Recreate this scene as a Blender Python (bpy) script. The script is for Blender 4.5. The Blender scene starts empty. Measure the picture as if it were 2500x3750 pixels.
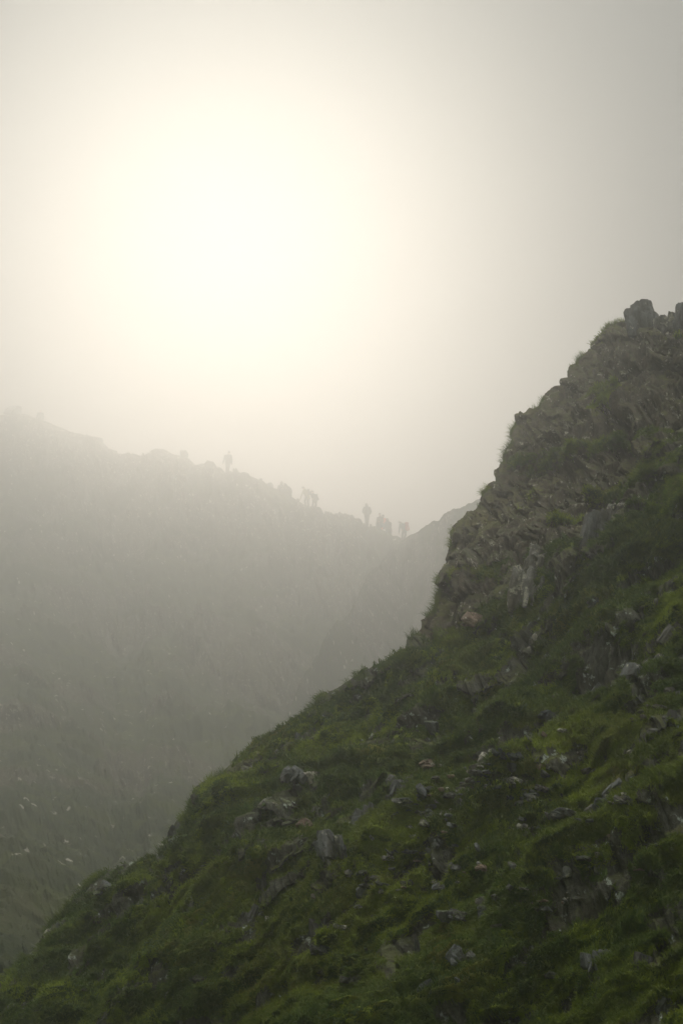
import bpy, bmesh, math, random
import numpy as np
from mathutils import Vector, Matrix

random.seed(7)
rng = np.random.default_rng(11)
scene = bpy.context.scene
C = scene.collection

# ------------------------------------------------------------------ camera
VF = math.radians(36.0); TH = math.tan(VF / 2); PITCH = math.radians(14.0)
CAM = np.array([0.0, 0.0, 1.6])
cd = bpy.data.cameras.new('camera'); cam = bpy.data.objects.new('camera', cd); C.objects.link(cam)
cd.sensor_fit = 'VERTICAL'; cd.sensor_height = 36; cd.sensor_width = 24
cd.lens = 18 / TH; cd.clip_start = 0.1; cd.clip_end = 3000
cam.location = CAM; cam.rotation_euler = (math.pi / 2 + PITCH, 0, 0)
scene.camera = cam

def ray(px, py):
    X = (np.asarray(px, float) - 1250) / 1875 * TH
    U = -(np.asarray(py, float) - 1875) / 1875 * TH
    return np.stack([X, math.cos(PITCH) - U * math.sin(PITCH), math.sin(PITCH) + U * math.cos(PITCH)], -1)

def at(px, py, d):
    return CAM + ray(px, py) * np.asarray(d, float)[..., None]

def mpp(d):           # metres per photo pixel at depth d
    return d * TH / 1875

# ------------------------------------------------------------------ light
SUN_PX = (850, 850)
sd = ray(*SUN_PX); sd = sd / np.linalg.norm(sd)
SUN_EL = math.asin(sd[2]); SUN_AZ = math.atan2(sd[0], sd[1])
world = bpy.data.worlds.new('World'); scene.world = world; world.use_nodes = True
wn = world.node_tree.nodes; wl = world.node_tree.links; wn.clear()
wo = wn.new('ShaderNodeOutputWorld'); wb = wn.new('ShaderNodeBackground')
sky = wn.new('ShaderNodeTexSky'); sky.sky_type = 'NISHITA'; sky.sun_disc = False
sky.sun_elevation = SUN_EL; sky.sun_rotation = SUN_AZ
sky.air_density = 1.0; sky.dust_density = 1.0; sky.ozone_density = 1.0
hs = wn.new('ShaderNodeHueSaturation'); hs.inputs['Saturation'].default_value = 0.45
wl.new(sky.outputs[0], hs.inputs['Color']); wt = wn.new('ShaderNodeMix'); wt.data_type = 'RGBA'; wt.name = 'deck'; wt.inputs[0].default_value = 0.88
tc = wn.new('ShaderNodeTexCoord'); sx = wn.new('ShaderNodeSeparateXYZ'); wl.new(tc.outputs['Generated'], sx.inputs[0])
mr = wn.new('ShaderNodeMapRange'); wl.new(sx.outputs['Z'], mr.inputs[0])          # an overcast sky is brightest overhead
mr.interpolation_type = 'SMOOTHSTEP'
mr.inputs[1].default_value = 0.54; mr.inputs[2].default_value = 1.0; mr.inputs[3].default_value = 0.20; mr.inputs[4].default_value = 16.0
dk = wn.new('ShaderNodeMix'); dk.data_type = 'RGBA'; dk.blend_type = 'MULTIPLY'; dk.inputs[0].default_value = 1.0; dk.name = 'deckcol'
dk.inputs[6].default_value = (1.95, 1.93, 1.76, 1); 
cn = wn.new('ShaderNodeTexNoise'); cn.inputs['Scale'].default_value = 2.2; cn.inputs['Detail'].default_value = 4; wl.new(tc.outputs['Generated'], cn.inputs['Vector'])
cr = wn.new('ShaderNodeMapRange'); cr.inputs[1].default_value = .3; cr.inputs[2].default_value = .7; cr.inputs[3].default_value = .55; cr.inputs[4].default_value = 1.45; wl.new(cn.outputs['Fac'], cr.inputs[0])
cm = wn.new('ShaderNodeMath'); cm.operation = 'MULTIPLY'; wl.new(mr.outputs[0], cm.inputs[0]); wl.new(cr.outputs[0], cm.inputs[1]); wl.new(cm.outputs[0], dk.inputs[7])
wl.new(dk.outputs[2], wt.inputs[7])
wl.new(hs.outputs[0], wt.inputs[6]); wl.new(wt.outputs[2], wb.inputs['Color'])
wb.inputs['Strength'].default_value = 0.10
wl.new(wb.outputs[0], wo.inputs['Surface'])

ld = bpy.data.lights.new('sun', 'SUN'); ld.energy = 0.60; ld.angle = math.radians(17)
ld.color = (1.0, 0.915, 0.775)
sun = bpy.data.objects.new('sun', ld); C.objects.link(sun)
sun.rotation_euler = Vector(sd).to_track_quat('Z', 'Y').to_euler()
sun.location = (0, 0, 60)

scene.view_settings.view_transform = 'Standard'; scene.view_settings.look = 'None'
scene.view_settings.exposure = -0.47; scene.view_settings.gamma = 1.0
scene.render.engine = 'CYCLES'
scene.cycles.use_denoising = True; scene.cycles.use_adaptive_sampling = False
scene.cycles.max_bounces = 5; scene.cycles.diffuse_bounces = 2; scene.cycles.volume_bounces = 3
scene.cycles.transparent_max_bounces = 6; scene.cycles.caustics_reflective = False; scene.cycles.caustics_refractive = False
HAZE_DENSITY = 0.0148; HAZE_G = 0.86; HAZE_COL = (0.90, 0.94, 0.95)

# ------------------------------------------------------------------ noise
_perm = np.random.default_rng(3).permutation(256).astype(np.int64)
_perm = np.concatenate([_perm, _perm, _perm])
_g = np.random.default_rng(4).normal(size=(256, 3)); _g /= np.linalg.norm(_g, axis=1)[:, None]

def perlin(q):
    q = np.asarray(q, float); i = np.floor(q).astype(np.int64); f = q - i; i &= 255
    u = f * f * f * (f * (f * 6 - 15) + 10); out = 0
    for dx in (0, 1):
        for dy in (0, 1):
            for dz in (0, 1):
                h = _perm[_perm[_perm[i[..., 0] + dx] + i[..., 1] + dy & 255] + i[..., 2] + dz & 255]
                g = _g[h]
                w = (u[..., 0] if dx else 1 - u[..., 0]) * (u[..., 1] if dy else 1 - u[..., 1]) * (u[..., 2] if dz else 1 - u[..., 2])
                out = out + w * (g[..., 0] * (f[..., 0] - dx) + g[..., 1] * (f[..., 1] - dy) + g[..., 2] * (f[..., 2] - dz))
    return out * 1.6

def fbm(q, o=4, r=0.5):
    s = 0; a = 1.0; t = 0
    for k in range(o):
        s = s + a * perlin(q * (2.03 ** k) + 17.3 * k); t += a; a *= r
    return s / t

def billow(q, o=3, r=0.5):
    s = 0; a = 1.0; t = 0
    for k in range(o):
        s = s + a * (1 - np.minimum(1, 2.2 * np.abs(perlin(q * (2.1 ** k) + 9.1 * k)))); t += a; a *= r
    return s / t          # 0..1, creased ridges

def mounds(q, o=3, r=0.5):
    s = 0; a = 1.0; t = 0
    for k in range(o):
        s = s + a * np.minimum(1, 2.4 * np.abs(perlin(q * (2.1 ** k) + 5.7 * k))); t += a; a *= r
    return s / t          # 0..1, round mounds between sharp creases

def cells(u, v, seed=0):
    """2D broken blocks: per cell a random height and tilt, and the distance to the crack"""
    iu = np.floor(u).astype(np.int64); iv = np.floor(v).astype(np.int64)
    d1 = np.full(u.shape, 9.0); d2 = np.full(u.shape, 9.0); val = np.zeros(u.shape)
    R = _rand3
    for du in (-1, 0, 1):
        for dv in (-1, 0, 1):
            h = _perm[(_perm[(iu + du) & 255] + (iv + dv) + seed) & 255]
            cx = iu + du + R[h, 0]; cy = iv + dv + R[h, 1]
            ex = u - cx; ey = v - cy; d = np.hypot(ex, ey)
            hv = R[h, 2] + 0.35 * (R[h, 3] - .5) * ex + 0.35 * (R[h, 4] - .5) * ey
            near = d < d1
            d2 = np.where(near, d1, np.minimum(d2, d)); val = np.where(near, hv, val); d1 = np.where(near, d, d1)
    return val, d2 - d1
_rand3 = np.random.default_rng(5).random((256, 5))

def sstep(a, b, x):
    t = np.clip((x - a) / (b - a), 0, 1); return t * t * (3 - 2 * t)

# ------------------------------------------------------------------ object helpers
def tag(o, label=None, cat=None, group=None, kind=None):
    if label: o['label'] = label
    if cat: o['category'] = cat
    if group: o['group'] = group
    if kind: o['kind'] = kind
    return o

def np_mesh(name, V, F, mat=None, smooth=True, attrs=None):
    V = np.ascontiguousarray(V, dtype=np.float32).reshape(-1, 3); F = np.ascontiguousarray(F, dtype=np.int32)
    k = F.shape[1]; me = bpy.data.meshes.new(name)
    me.vertices.add(len(V)); me.vertices.foreach_set('co', V.ravel())
    me.loops.add(F.size); me.loops.foreach_set('vertex_index', F.ravel())
    me.polygons.add(len(F)); me.polygons.foreach_set('loop_start', np.arange(0, F.size, k, dtype=np.int32))
    me.polygons.foreach_set('use_smooth', np.full(len(F), smooth))
    me.update(calc_edges=True)
    for n, a in (attrs or {}).items():
        at_ = me.attributes.new(n, 'FLOAT', 'POINT'); at_.data.foreach_set('value', np.asarray(a, np.float32).ravel())
    if mat: me.materials.append(mat)
    return me

def link(name, me, parent=None, loc=None):
    o = bpy.data.objects.new(name, me); C.objects.link(o)
    if parent: o.parent = parent
    if loc is not None: o.location = loc
    return o

def grid_faces(nr, nc):
    i = np.arange(nr - 1)[:, None] * nc + np.arange(nc - 1)[None, :]
    return np.stack([i, i + 1, i + nc + 1, i + nc], -1).reshape(-1, 4)

# ------------------------------------------------------------------ materials
class NT:
    def __init__(s, name):
        s.m = bpy.data.materials.new(name); s.m.use_nodes = True; s.n = s.m.node_tree.nodes; s.l = s.m.node_tree.links
        s.n.clear(); s.out = s.n.new('ShaderNodeOutputMaterial'); s.geo = s.n.new('ShaderNodeNewGeometry')
    def pos(s, scale=(1, 1, 1), rot=(0, 0, 0)):
        mp = s.n.new('ShaderNodeMapping'); mp.inputs['Scale'].default_value = scale; mp.inputs['Rotation'].default_value = rot
        s.l.new(s.geo.outputs['Position'], mp.inputs[0]); return mp.outputs[0]
    def noise(s, vec, scale, detail=4, rough=.55, dist=0):
        t = s.n.new('ShaderNodeTexNoise'); t.inputs['Scale'].default_value = scale; t.inputs['Detail'].default_value = detail
        t.inputs['Roughness'].default_value = rough; t.inputs['Distortion'].default_value = dist; s.l.new(vec, t.inputs['Vector']); return t.outputs['Fac']
    def voro(s, vec, scale, out='Distance', feature='F1'):
        t = s.n.new('ShaderNodeTexVoronoi'); t.feature = feature; t.inputs['Scale'].default_value = scale; s.l.new(vec, t.inputs['Vector']); return t.outputs[out]
    def ramp(s, f, stops, interp='LINEAR'):
        r = s.n.new('ShaderNodeValToRGB'); r.color_ramp.interpolation = interp; e = r.color_ramp.elements
        while len(e) < len(stops): e.new(0.5)
        for k, (p, c) in enumerate(stops):
            e[k].position = p; e[k].color = (c, c, c, 1) if isinstance(c, (int, float)) else tuple(c) + (1,)
        s.l.new(f, r.inputs[0]); return r.outputs[0]
    def mix(s, f, a, b, mode='MIX'):
        x = s.n.new('ShaderNodeMix'); x.data_type = 'RGBA'; x.blend_type = mode
        for v, i in ((f, x.inputs[0]), (a, x.inputs[6]), (b, x.inputs[7])):
            if isinstance(v, (int, float)): i.default_value = v
            elif isinstance(v, tuple): i.default_value = v + (1,)
            else: s.l.new(v, i)
        return x.outputs[2]
    def math(s, op, a, b=None):
        x = s.n.new('ShaderNodeMath'); x.operation = op
        for v, i in ((a, x.inputs[0]), (b, x.inputs[1])):
            if v is None: continue
            if isinstance(v, (int, float)): i.default_value = v
            else: s.l.new(v, i)
        return x.outputs[0]
    def attr(s, name):
        a = s.n.new('ShaderNodeAttribute'); a.attribute_name = name; return a.outputs['Fac']
    def bsdf(s, col, rough=.85, bump=None, bstr=.5, bdist=.02, spec=.3, trans=None):
        b = s.n.new('ShaderNodeBsdfPrincipled')
        if isinstance(col, tuple): b.inputs['Base Color'].default_value = col + (1,)
        else: s.l.new(col, b.inputs['Base Color'])
        if isinstance(rough, (int, float)): b.inputs['Roughness'].default_value = rough
        else: s.l.new(rough, b.inputs['Roughness'])
        b.inputs['Specular IOR Level'].default_value = spec
        if bump is not None:
            bp = s.n.new('ShaderNodeBump'); bp.inputs['Strength'].default_value = bstr; bp.inputs['Distance'].default_value = bdist
            s.l.new(bump, bp.inputs['Height']); s.l.new(bp.outputs[0], b.inputs['Normal'])
        res = b.outputs[0]
        if trans:
            t = s.n.new('ShaderNodeBsdfTranslucent'); 
            if isinstance(col, tuple): t.inputs[0].default_value = col + (1,)
            else: s.l.new(col, t.inputs[0])
            mx = s.n.new('ShaderNodeMixShader'); mx.inputs[0].default_value = trans
            s.l.new(res, mx.inputs[1]); s.l.new(t.outputs[0], mx.inputs[2]); res = mx.outputs[0]
        s.l.new(res, s.out.inputs['Surface']); return s.m

def rock_colour(t, base, lichen=.5, scale=1.0, dark=1.0):
    """grey layered schist with brown weathering, pale lichen patches; returns colour and bump"""
    p = t.pos((1, 1, .45), (0, .25, 0)); q = t.pos()
    n1 = t.noise(p, 2.2 * scale, 6, .6); n2 = t.noise(p, 11 * scale, 5, .65, .6)
    c = t.ramp(n2, [(.3, tuple(x * .45 * dark for x in base)), (.52, tuple(x * dark for x in base)), (.72, tuple(min(1, x * 1.7) for x in base))])
    c = t.mix(t.ramp(n1, [(.45, 0.0), (.65, .55)]), c, (.10, .075, .045))
    li = t.noise(q, 5.5 * scale, 5, .6); fine = t.noise(q, 26 * scale, 3, .7)
    lm = t.math('MULTIPLY', t.ramp(li, [(.70 - .2 * lichen, 0.0), (.76 - .2 * lichen, 1.0)]), t.ramp(fine, [(.38, 0.0), (.52, 1.0)]))
    c = t.mix(lm, c, (.58, .56, .47))
    return c, t.math('ADD', n2, t.math('MULTIPLY', fine, .4))

def grass_colour(t, s=1.0):
    q = t.pos(); a = t.noise(q, .55 * s, 5, .6, .4); b = t.noise(q, 3.0 * s, 5, .65); d = t.noise(q, 1.1 * s, 4, .6, 1.0)
    c = t.ramp(a, [(.34, (.020, .055, .018)), (.46, (.050, .110, .016)), (.57, (.145, .190, .020)), (.69, (.27, .24, .048))])
    c = t.mix(t.ramp(d, [(.53, 0.0), (.62, .95)]), c, (.26, .34, .012))
    c = t.mix(t.ramp(b, [(.3, .0), (.8, .9)]), c, t.mix(.5, c, (.22, .25, .06)))
    return c

def hill_material(name, rock_base, lichen, scale, gs, bdist=.03, quartz=False, heath=0.0):
    t = NT(name); rc, rb = rock_colour(t, rock_base, lichen, scale)
    gc = grass_colour(t, gs); gc = t.mix(heath, gc, (.036, .044, .024)) if heath else gc; m = t.attr('rock')
    if not quartz:      # blue-grey slate in the turf, browner rock in the crag
        rc = t.mix(t.math('SUBTRACT', 1.0, t.attr('crag')), rc, (.85, 1.0, 1.08), 'MULTIPLY')
    e = t.noise(t.pos(), 9 * scale, 5, .7)
    f = t.ramp(t.math('ADD', m, t.math('MULTIPLY', t.math('SUBTRACT', e, .5), .9)), [(.42, 0.0), (.56, 1.0)])
    c = t.mix(f, gc, rc)
    if quartz:
        v = t.voro(t.pos((1, 1, .6)), 2.0); w = t.noise(t.pos(), .25, 3, .6)
        s_ = t.math('MULTIPLY', t.ramp(v, [(.12, 1.0), (.17, 0.0)]), t.ramp(w, [(.42, 0.0), (.52, 1.0)]))
        c = t.mix(s_, c, (.55, .53, .47))
    nrm = t.n.new('ShaderNodeSeparateXYZ'); t.l.new(t.geo.outputs['Normal'], nrm.inputs[0])
    mo = t.math('ADD', nrm.outputs[2], t.math('MULTIPLY', t.math('SUBTRACT', t.noise(t.pos(), 3 * scale, 5, .7), .5), 1.9))
    c = t.mix(t.math('MULTIPLY', f, t.ramp(mo, [(.46, 0.0), (.78, .65)])), c, t.mix(.65, gc, (.055, .05, .022)))
    gb = t.noise(t.pos((1, 1, .6)), 28 * scale, 4, .7)
    return t.bsdf(c, .9, t.mix(f, gb, rb), .9, bdist, .25)

M_HILL = hill_material('hillside_turf_and_rock', (.105, .092, .068), .52, 2.6, 2.4)
M_FAR = hill_material('far_turf_and_rock', (.15, .14, .115), .60, .8, .6, .10, True, .82)
t = NT('grass_blades'); gc = grass_colour(t); v = t.attr('tone')
gc = t.mix(t.ramp(v, [(0.0, 0.0), (1.0, .5)]), gc, (.24, .28, .06))
M_GRASS = t.bsdf(gc, .7, spec=.25, trans=.45)
def rock_mat(name, base, lichen, sc=2.2, dark=1.0, orange=False):
    t = NT(name); c, b = rock_colour(t, base, lichen, sc, dark)
    if orange:
        v = t.voro(t.pos(), 6.5); c = t.mix(t.math('MULTIPLY', t.ramp(v, [(.25, 1.0), (.33, 0.0)]), t.ramp(t.noise(t.pos(), 1.7, 2), [(.5, 0.0), (.56, .85)])), c, (.42, .16, .07))
    nrm = t.n.new('ShaderNodeSeparateXYZ'); t.l.new(t.geo.outputs['Normal'], nrm.inputs[0])
    mo = t.math('ADD', nrm.outputs[2], t.math('MULTIPLY', t.math('SUBTRACT', t.noise(t.pos(), 9, 4, .7), .5), 1.6))
    c = t.mix(t.ramp(mo, [(.78, 0.0), (.95, .9)]), c, (.055, .075, .018))
    return t.bsdf(c, .85, b, .9, .02, .3)
M_ROCK = {'grey': rock_mat('rock_grey', (.13, .14, .14), .35), 'pale': rock_mat('rock_lichen_pale', (.20, .20, .18), .9),
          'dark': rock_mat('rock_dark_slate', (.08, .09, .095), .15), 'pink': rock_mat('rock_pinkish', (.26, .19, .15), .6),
          'orange': rock_mat('rock_orange_lichen', (.15, .155, .15), .4, orange=True), 'white': rock_mat('rock_quartz_white', (.48, .45, .38), 1.0)}

# ------------------------------------------------------------------ near hillside
A_ = np.array([-.66, .75]); N_ = np.array([.75, .66]); DET = A_[0] * N_[1] - A_[1] * N_[0]
def to_an(x, y):
    x = np.asarray(x, float); y = np.asarray(y, float)
    return (x * N_[1] - y * N_[0]) / DET, (A_[0] * y - A_[1] * x) / DET
SIL = [(3400, 700), (3000, 920), (2700, 1090), (2500, 1150), (2440, 1165), (2385, 1182), (2330, 1188), (2300, 1180), (2285, 1170), (2265, 1169), (2247, 1171), (2240, 1180),
       (2228, 1182), (2222, 1195), (2200, 1215), (2180, 1235), (2163, 1250), (2150, 1280), (2120, 1300), (2105, 1325), (2085, 1335), (2073, 1350),
       (2073, 1370), (2050, 1380), (2040, 1400), (2010, 1410), (1985, 1435), (1975, 1460), (1965, 1480), (1935, 1485), (1905, 1505), (1885, 1520),
       (1880, 1550), (1868, 1570), (1866, 1590), (1872, 1605), (1855, 1630), (1835, 1660), (1830, 1680), (1820, 1695), (1805, 1705), (1803, 1725),
       (1805, 1745), (1785, 1765), (1760, 1795), (1750, 1825), (1735, 1850), (1720, 1870), (1690, 1895), (1665, 1925), (1653, 1945), (1652, 1970),
       (1655, 1990), (1645, 2030), (1625, 2070), (1605, 2110), (1590, 2150), (1585, 2180), (1575, 2220), (1560, 2235), (1530, 2255), (1528, 2285),
       (1500, 2310), (1490, 2345), (1484, 2368), (1420, 2412), (1330, 2458), (1290, 2490), (1240, 2518), (1175, 2545), (1165, 2575), (1120, 2615),
       (1075, 2640), (1030, 2670), (980, 2690), (930, 2705), (905, 2730), (880, 2755), (850, 2800), (830, 2825), (770, 2850), (730, 2880),
       (708, 2889), (709, 2905), (691, 2967), (648, 2998), (635, 3028), (632, 3064), (600, 3088), (590, 3125), (560, 3135), (520, 3140), (423, 3171),
       (367, 3197), (321, 3232), (301, 3258), (255, 3314), (245, 3335), (204, 3370), (178, 3411), (148, 3457), (76, 3523), (30, 3570), (0, 3590),
       (-200, 3740), (-600, 4020), (-1300, 4500)]
sa, sn = to_an([p[0] for p in SIL], [p[1] for p in SIL])
sa = np.maximum.accumulate(sa + np.arange(len(sa)) * 1e-3)
HS = 0.42        # near hill scaled down about the camera, to thin the haze before it
def near_depth(x, y):
    inv = 1 / 15.0 - (2500 - x) * 8.4e-6 - (3750 - y) * 1.38e-5
    inv = np.maximum(inv, 1 / 45.0)
    return HS / inv
a_ax = np.concatenate([np.linspace(-1750, -1050, 60, endpoint=False), np.linspace(-1050, 2900, 1130, endpoint=False), np.linspace(2900, 4100, 80)])
f_ax = np.interp(a_ax, sa, sn)
def nmax(x1, y1): return np.minimum((x1 - A_[0] * a_ax) / N_[0], (y1 - A_[1] * a_ax) / N_[1])
n1 = np.maximum(nmax(2620, 3960), f_ax + 60); n2 = np.maximum(nmax(3600, 5600), n1 + 60)
NI, NO = 500, 30
tt = np.linspace(0, 1, NI)
nn = np.concatenate([f_ax[:, None] + tt[None] * (n1 - f_ax)[:, None],
                     n1[:, None] + (np.linspace(0, 1, NO + 1)[1:] ** 1.5)[None] * (n2 - n1)[:, None]], 1)
aa = np.repeat(a_ax[:, None], nn.shape[1], 1)
PX = A_[0] * aa + N_[0] * nn; PY = A_[1] * aa + N_[1] * nn
DN = near_depth(PX, PY); W = at(PX, PY, DN)
# basis: along strata (A), across (N), out of the hill
eA = np.array([-.86, 0, -.51]); eN = np.array([.51, 0, -.86]); eA /= np.linalg.norm(eA); eN /= np.linalg.norm(eN)
eD = np.array([0, 1.0, 0])
HN = np.array([-.38, -.68, .62]); HN /= np.linalg.norm(HN)
edge = (nn - f_ax[:, None])                      # px inward from the skyline
ein = sstep(0, 160, edge)
WV = W / HS; cA, cN, cD = WV @ eA, WV @ eN, WV @ eD
Q = np.stack([cA * .48, cN, cD], -1)
# the rocky band under the skyline of the upper hill
cliff_w = np.interp(a_ax, [-1200, -600, -100, 200, 480, 620, 700, 760, 2500], [350, 520, 640, 520, 260, 130, 60, 0, 0])
cl = 1 - sstep(.55, 1.15, edge / np.maximum(cliff_w[:, None], 1)) ; cl = np.where(cliff_w[:, None] < 5, 0, cl)
nz1 = fbm(np.stack([cA * .35, cN * .8, cD * .5], -1) + 31, 4, .55)
ledge = fbm(np.stack([WV[..., 0] * .35, WV[..., 1] * .35, WV[..., 2] * 1.7], -1) + 8, 4, .55)
rock = cl * (1.0 + 1.2 * nz1 - 1.9 * np.maximum(0, ledge - .04))
# steep little bluffs at the skyline further down
for (bx, by, rx, ry) in [(660, 2990, 60, 90), (600, 3150, 30, 60), (740, 2930, 30, 40), (930, 2800, 60, 40), (560, 3200, 40, 30), (1500, 2340, 60, 50)]:
    rock = np.maximum(rock, 1.1 - .9 * np.hypot((PX - bx) / rx, (PY - by) / ry) + .6 * nz1)
# scattered outcrops of bedrock all over the slope, long in the strata direction
oc = fbm(np.stack([cA * .8, cN * 2.9, cD * 1.6], -1) + 77, 4, .62)
oc2 = fbm(np.stack([cA * 2, cN * 5.5, cD * 3.], -1) + 7, 3, .6)
rightdark = sstep(1500, 2300, PX) * sstep(2300, 3300, PY)
rock = np.maximum(rock, sstep(.05, .12, oc + .5 * oc2 + .08 * rightdark - .02) * .95)
rock = np.clip(rock, 0, 1); rk = sstep(.3, .6, rock)
# blocks
wp = fbm(WV * .9 + 3, 3)[..., None] * np.array([.35, .35, .35]); Wq = WV + wp
u = Wq[..., 0] + .05 * Wq[..., 2]
c1, e1 = cells(u * 1.5, Wq[..., 2] * .45, 1); c2, e2 = cells(u * 4.6 + 5, Wq[..., 2] * 1.1, 9); c3, e3 = cells(u * 12, Wq[..., 2] * 3.2, 4)
blocks = (.62 - .1 * cl) * (c1 - .35) + (.30 - .12 * cl) * (c2 - .3) + (.12 - .07 * cl) * c3 - .16 * (1 - sstep(0, .12, e1)) - .07 * (1 - sstep(0, .15, e2))
blocks += .24 * billow(np.stack([u * 3.6, Wq[..., 2] * .35, u * 0 + 3], -1), 3, .55) - .12 + .05 * fbm(WV * np.array([9, 9, 3.5]), 3)
# turf: big swells, steps, tussocks
big = fbm(Q * .32 + 50, 3) * .9 + fbm(Q * .9 + 4, 3) * .75
tus = mounds(Q * np.array([2.4, 3.2, 3.2]) + 2, 2, .5) * .27 + mounds(Q * np.array([6, 8, 8]) + 12, 3, .6) * .15
tus += fbm(Q * 14, 2) * .018
FD = np.array([-.45, -.88, .12]); FD /= np.linalg.norm(FD)
cliffness = cl * .8
far_edge = sstep(0, 60, edge)
bdisp = blocks * (.45 + .55 * cl) * (.35 + .65 * far_edge)
down = np.array([-.15, -.45, -.35])
turf = (tus * (1 - rk * .8) - .2) * (.45 + .55 * far_edge)
fade = np.concatenate([np.ones(NI), np.linspace(.8, .1, NO)])[None, :, None]
W = W + fade * HS * (HN * (big * ein * (1 - .3 * cliffness))[..., None] + HN * turf[..., None] + FD * (bdisp * rk + .1 * rk * (1 - cl))[..., None]
      + down * (sstep(.55, 1, tus / .5) * .2 * (1 - rk))[..., None])
# beyond the frame the slope runs down under the valley floor
# behind the skyline the ground falls away
bk = np.array([.12, .35, .8, 1.7, 3.5, 7, 12, 18, 24])
rdir = (W[:, 0] - CAM) / np.linalg.norm(W[:, 0] - CAM, axis=1)[:, None]
bdir = rdir + np.array([.32, 0, -.34])
back = W[:, :1] + bk[None, :, None] * bdir[:, None] 
back = back[:, ::-1]
WALL = np.concatenate([back, W], 1); RK = np.concatenate([np.repeat(rock[:, :1], len(bk), 1), rock], 1)
nr, nc = WALL.shape[:2]
hill = link('hillside', np_mesh('hillside', WALL, grid_faces(nr, nc)[:, ::-1], M_HILL, attrs={'rock': RK, 'crag': np.concatenate([np.repeat(cl[:, :1], len(bk), 1), cl], 1)}))
tag(hill, 'steep green hillside of grass and broken rock rising to the right', kind='structure')
KB = len(bk)

def near_index(px, py):
    a, n = to_an(px, py); i = np.clip(np.searchsorted(a_ax, a), 1, len(a_ax) - 2)
    t_ = (n - f_ax[i]) / (n1[i] - f_ax[i]) * (NI - 1)
    return i, np.clip(np.rint(t_), 0, NI - 1).astype(int)
def on_hill(px, py):
    i, j = near_index(px, py); return W[i, j], DN[i, j]

# vertex normals of the hill
gi = np.gradient(W, axis=0); gj = np.gradient(W, axis=1); VN = np.cross(gi, gj); VN /= np.linalg.norm(VN, axis=-1)[..., None] + 1e-9
VN *= np.where((VN @ HN) < 0, -1, 1)[..., None]

# ------------------------------------------------------------------ grass blades (nobody could count them)
def blades(n, idx_i, idx_j, length, width, wild):
    fi = rng.random(n); fj = rng.random(n)
    i2 = np.minimum(idx_i + 1, W.shape[0] - 1); j2 = np.minimum(idx_j + 1, W.shape[1] - 1)
    P = W[idx_i, idx_j] * ((1 - fi) * (1 - fj))[:, None] + W[i2, idx_j] * (fi * (1 - fj))[:, None] + W[idx_i, j2] * ((1 - fi) * fj)[:, None] + W[i2, j2] * (fi * fj)[:, None]
    nv = VN[idx_i, idx_j]
    # tufts lean together: a smooth field plus a little of each blade's own will
    lean = np.stack([perlin(P * 2 + 5), perlin(P * 2 + 25), perlin(P * 2 + 45)], -1)
    d1 = nv * .55 + np.array([-.1, -.1, .55]) + lean * .7 + rng.normal(size=(n, 3)) * wild
    d1 /= np.linalg.norm(d1, axis=1)[:, None]
    d2 = d1 * .55 + np.array([-.28, -.38, -.45]) + lean * .5 + rng.normal(size=(n, 3)) * wild
    d2 /= np.linalg.norm(d2, axis=1)[:, None]
    L = (length * (.5 + rng.random(n)))[:, None]
    side = np.cross(d1, rng.normal(size=(n, 3))); side /= np.linalg.norm(side, axis=1)[:, None]
    w = (width * (.6 + .8 * rng.random(n)))[:, None] * .5
    B0 = P - side * w - nv * .01; B1 = P + side * w - nv * .01; Mx = P + d1 * L * .55
    M0 = Mx - side * w * .8; M1 = Mx + side * w * .8; T = Mx + d2 * L * .5
    V = np.stack([B0, B1, M0, M1, T], 1)
    tone = np.repeat(rng.random(n)[:, None] ** 2, 5, 1); tone[:, 4] += .15
    return V, tone
NB = 330000
wgt = (1 - sstep(.35, .6, rock[:, :NI])) * (.25 + DN[:, :NI] / 36) 
cellA = np.linalg.norm(np.cross(gi[:, :NI], gj[:, :NI]), axis=-1) / DN[:, :NI] ** 1.5
pr = (wgt * cellA).ravel(); pr[~np.isfinite(pr)] = 0; pr /= pr.sum()
pick = rng.choice(pr.size, NB, p=pr); ii, jj = np.unravel_index(pick, (W.shape[0], NI))
dsc = DN[ii, jj] / 24 / HS
V1, T1 = blades(NB, ii, jj, HS * .075 * np.ones(NB) * (.7 + .5 * dsc), HS * (.0085 * dsc + .003), .33)
# wisps on the skyline
NS = 15000
si = rng.integers(60, 1190, NS); clump = np.sin(si * .11) + np.sin(si * .037 + 1) + perlin(np.stack([si * .09, si * 0., si * 0.], -1)) * 2
si = si[clump > .2]; sj = rng.integers(0, 7, len(si))
V2, T2 = blades(len(si), si, sj, np.full(len(si), .055), .002 + .0 * si, .35)
VB = np.concatenate([V1, V2]); TB = np.concatenate([T1, T2]); n = len(VB); base = np.arange(n)[:, None] * 5
F = np.concatenate([base + np.array([[0, 1, 3]]), base + np.array([[0, 3, 2]]), base + np.array([[2, 3, 4]])], 0)
g = link('grass', np_mesh('grass', VB.reshape(-1, 3), F, M_GRASS, False, {'tone': TB}))
tag(g, 'tufted moorland grass covering the near hillside', 'grass', kind='stuff')

# ------------------------------------------------------------------ rocks
_ico = {}
def ico(k):
    if k not in _ico:
        bm = bmesh.new(); bmesh.ops.create_icosphere(bm, subdivisions=k, radius=1)
        V = np.array([v.co[:] for v in bm.verts]); V /= np.linalg.norm(V, axis=1)[:, None]
        F = np.array([[v.index for v in f.verts] for f in bm.faces]); bm.free(); _ico[k] = (V, F)
    return _ico[k]

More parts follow.
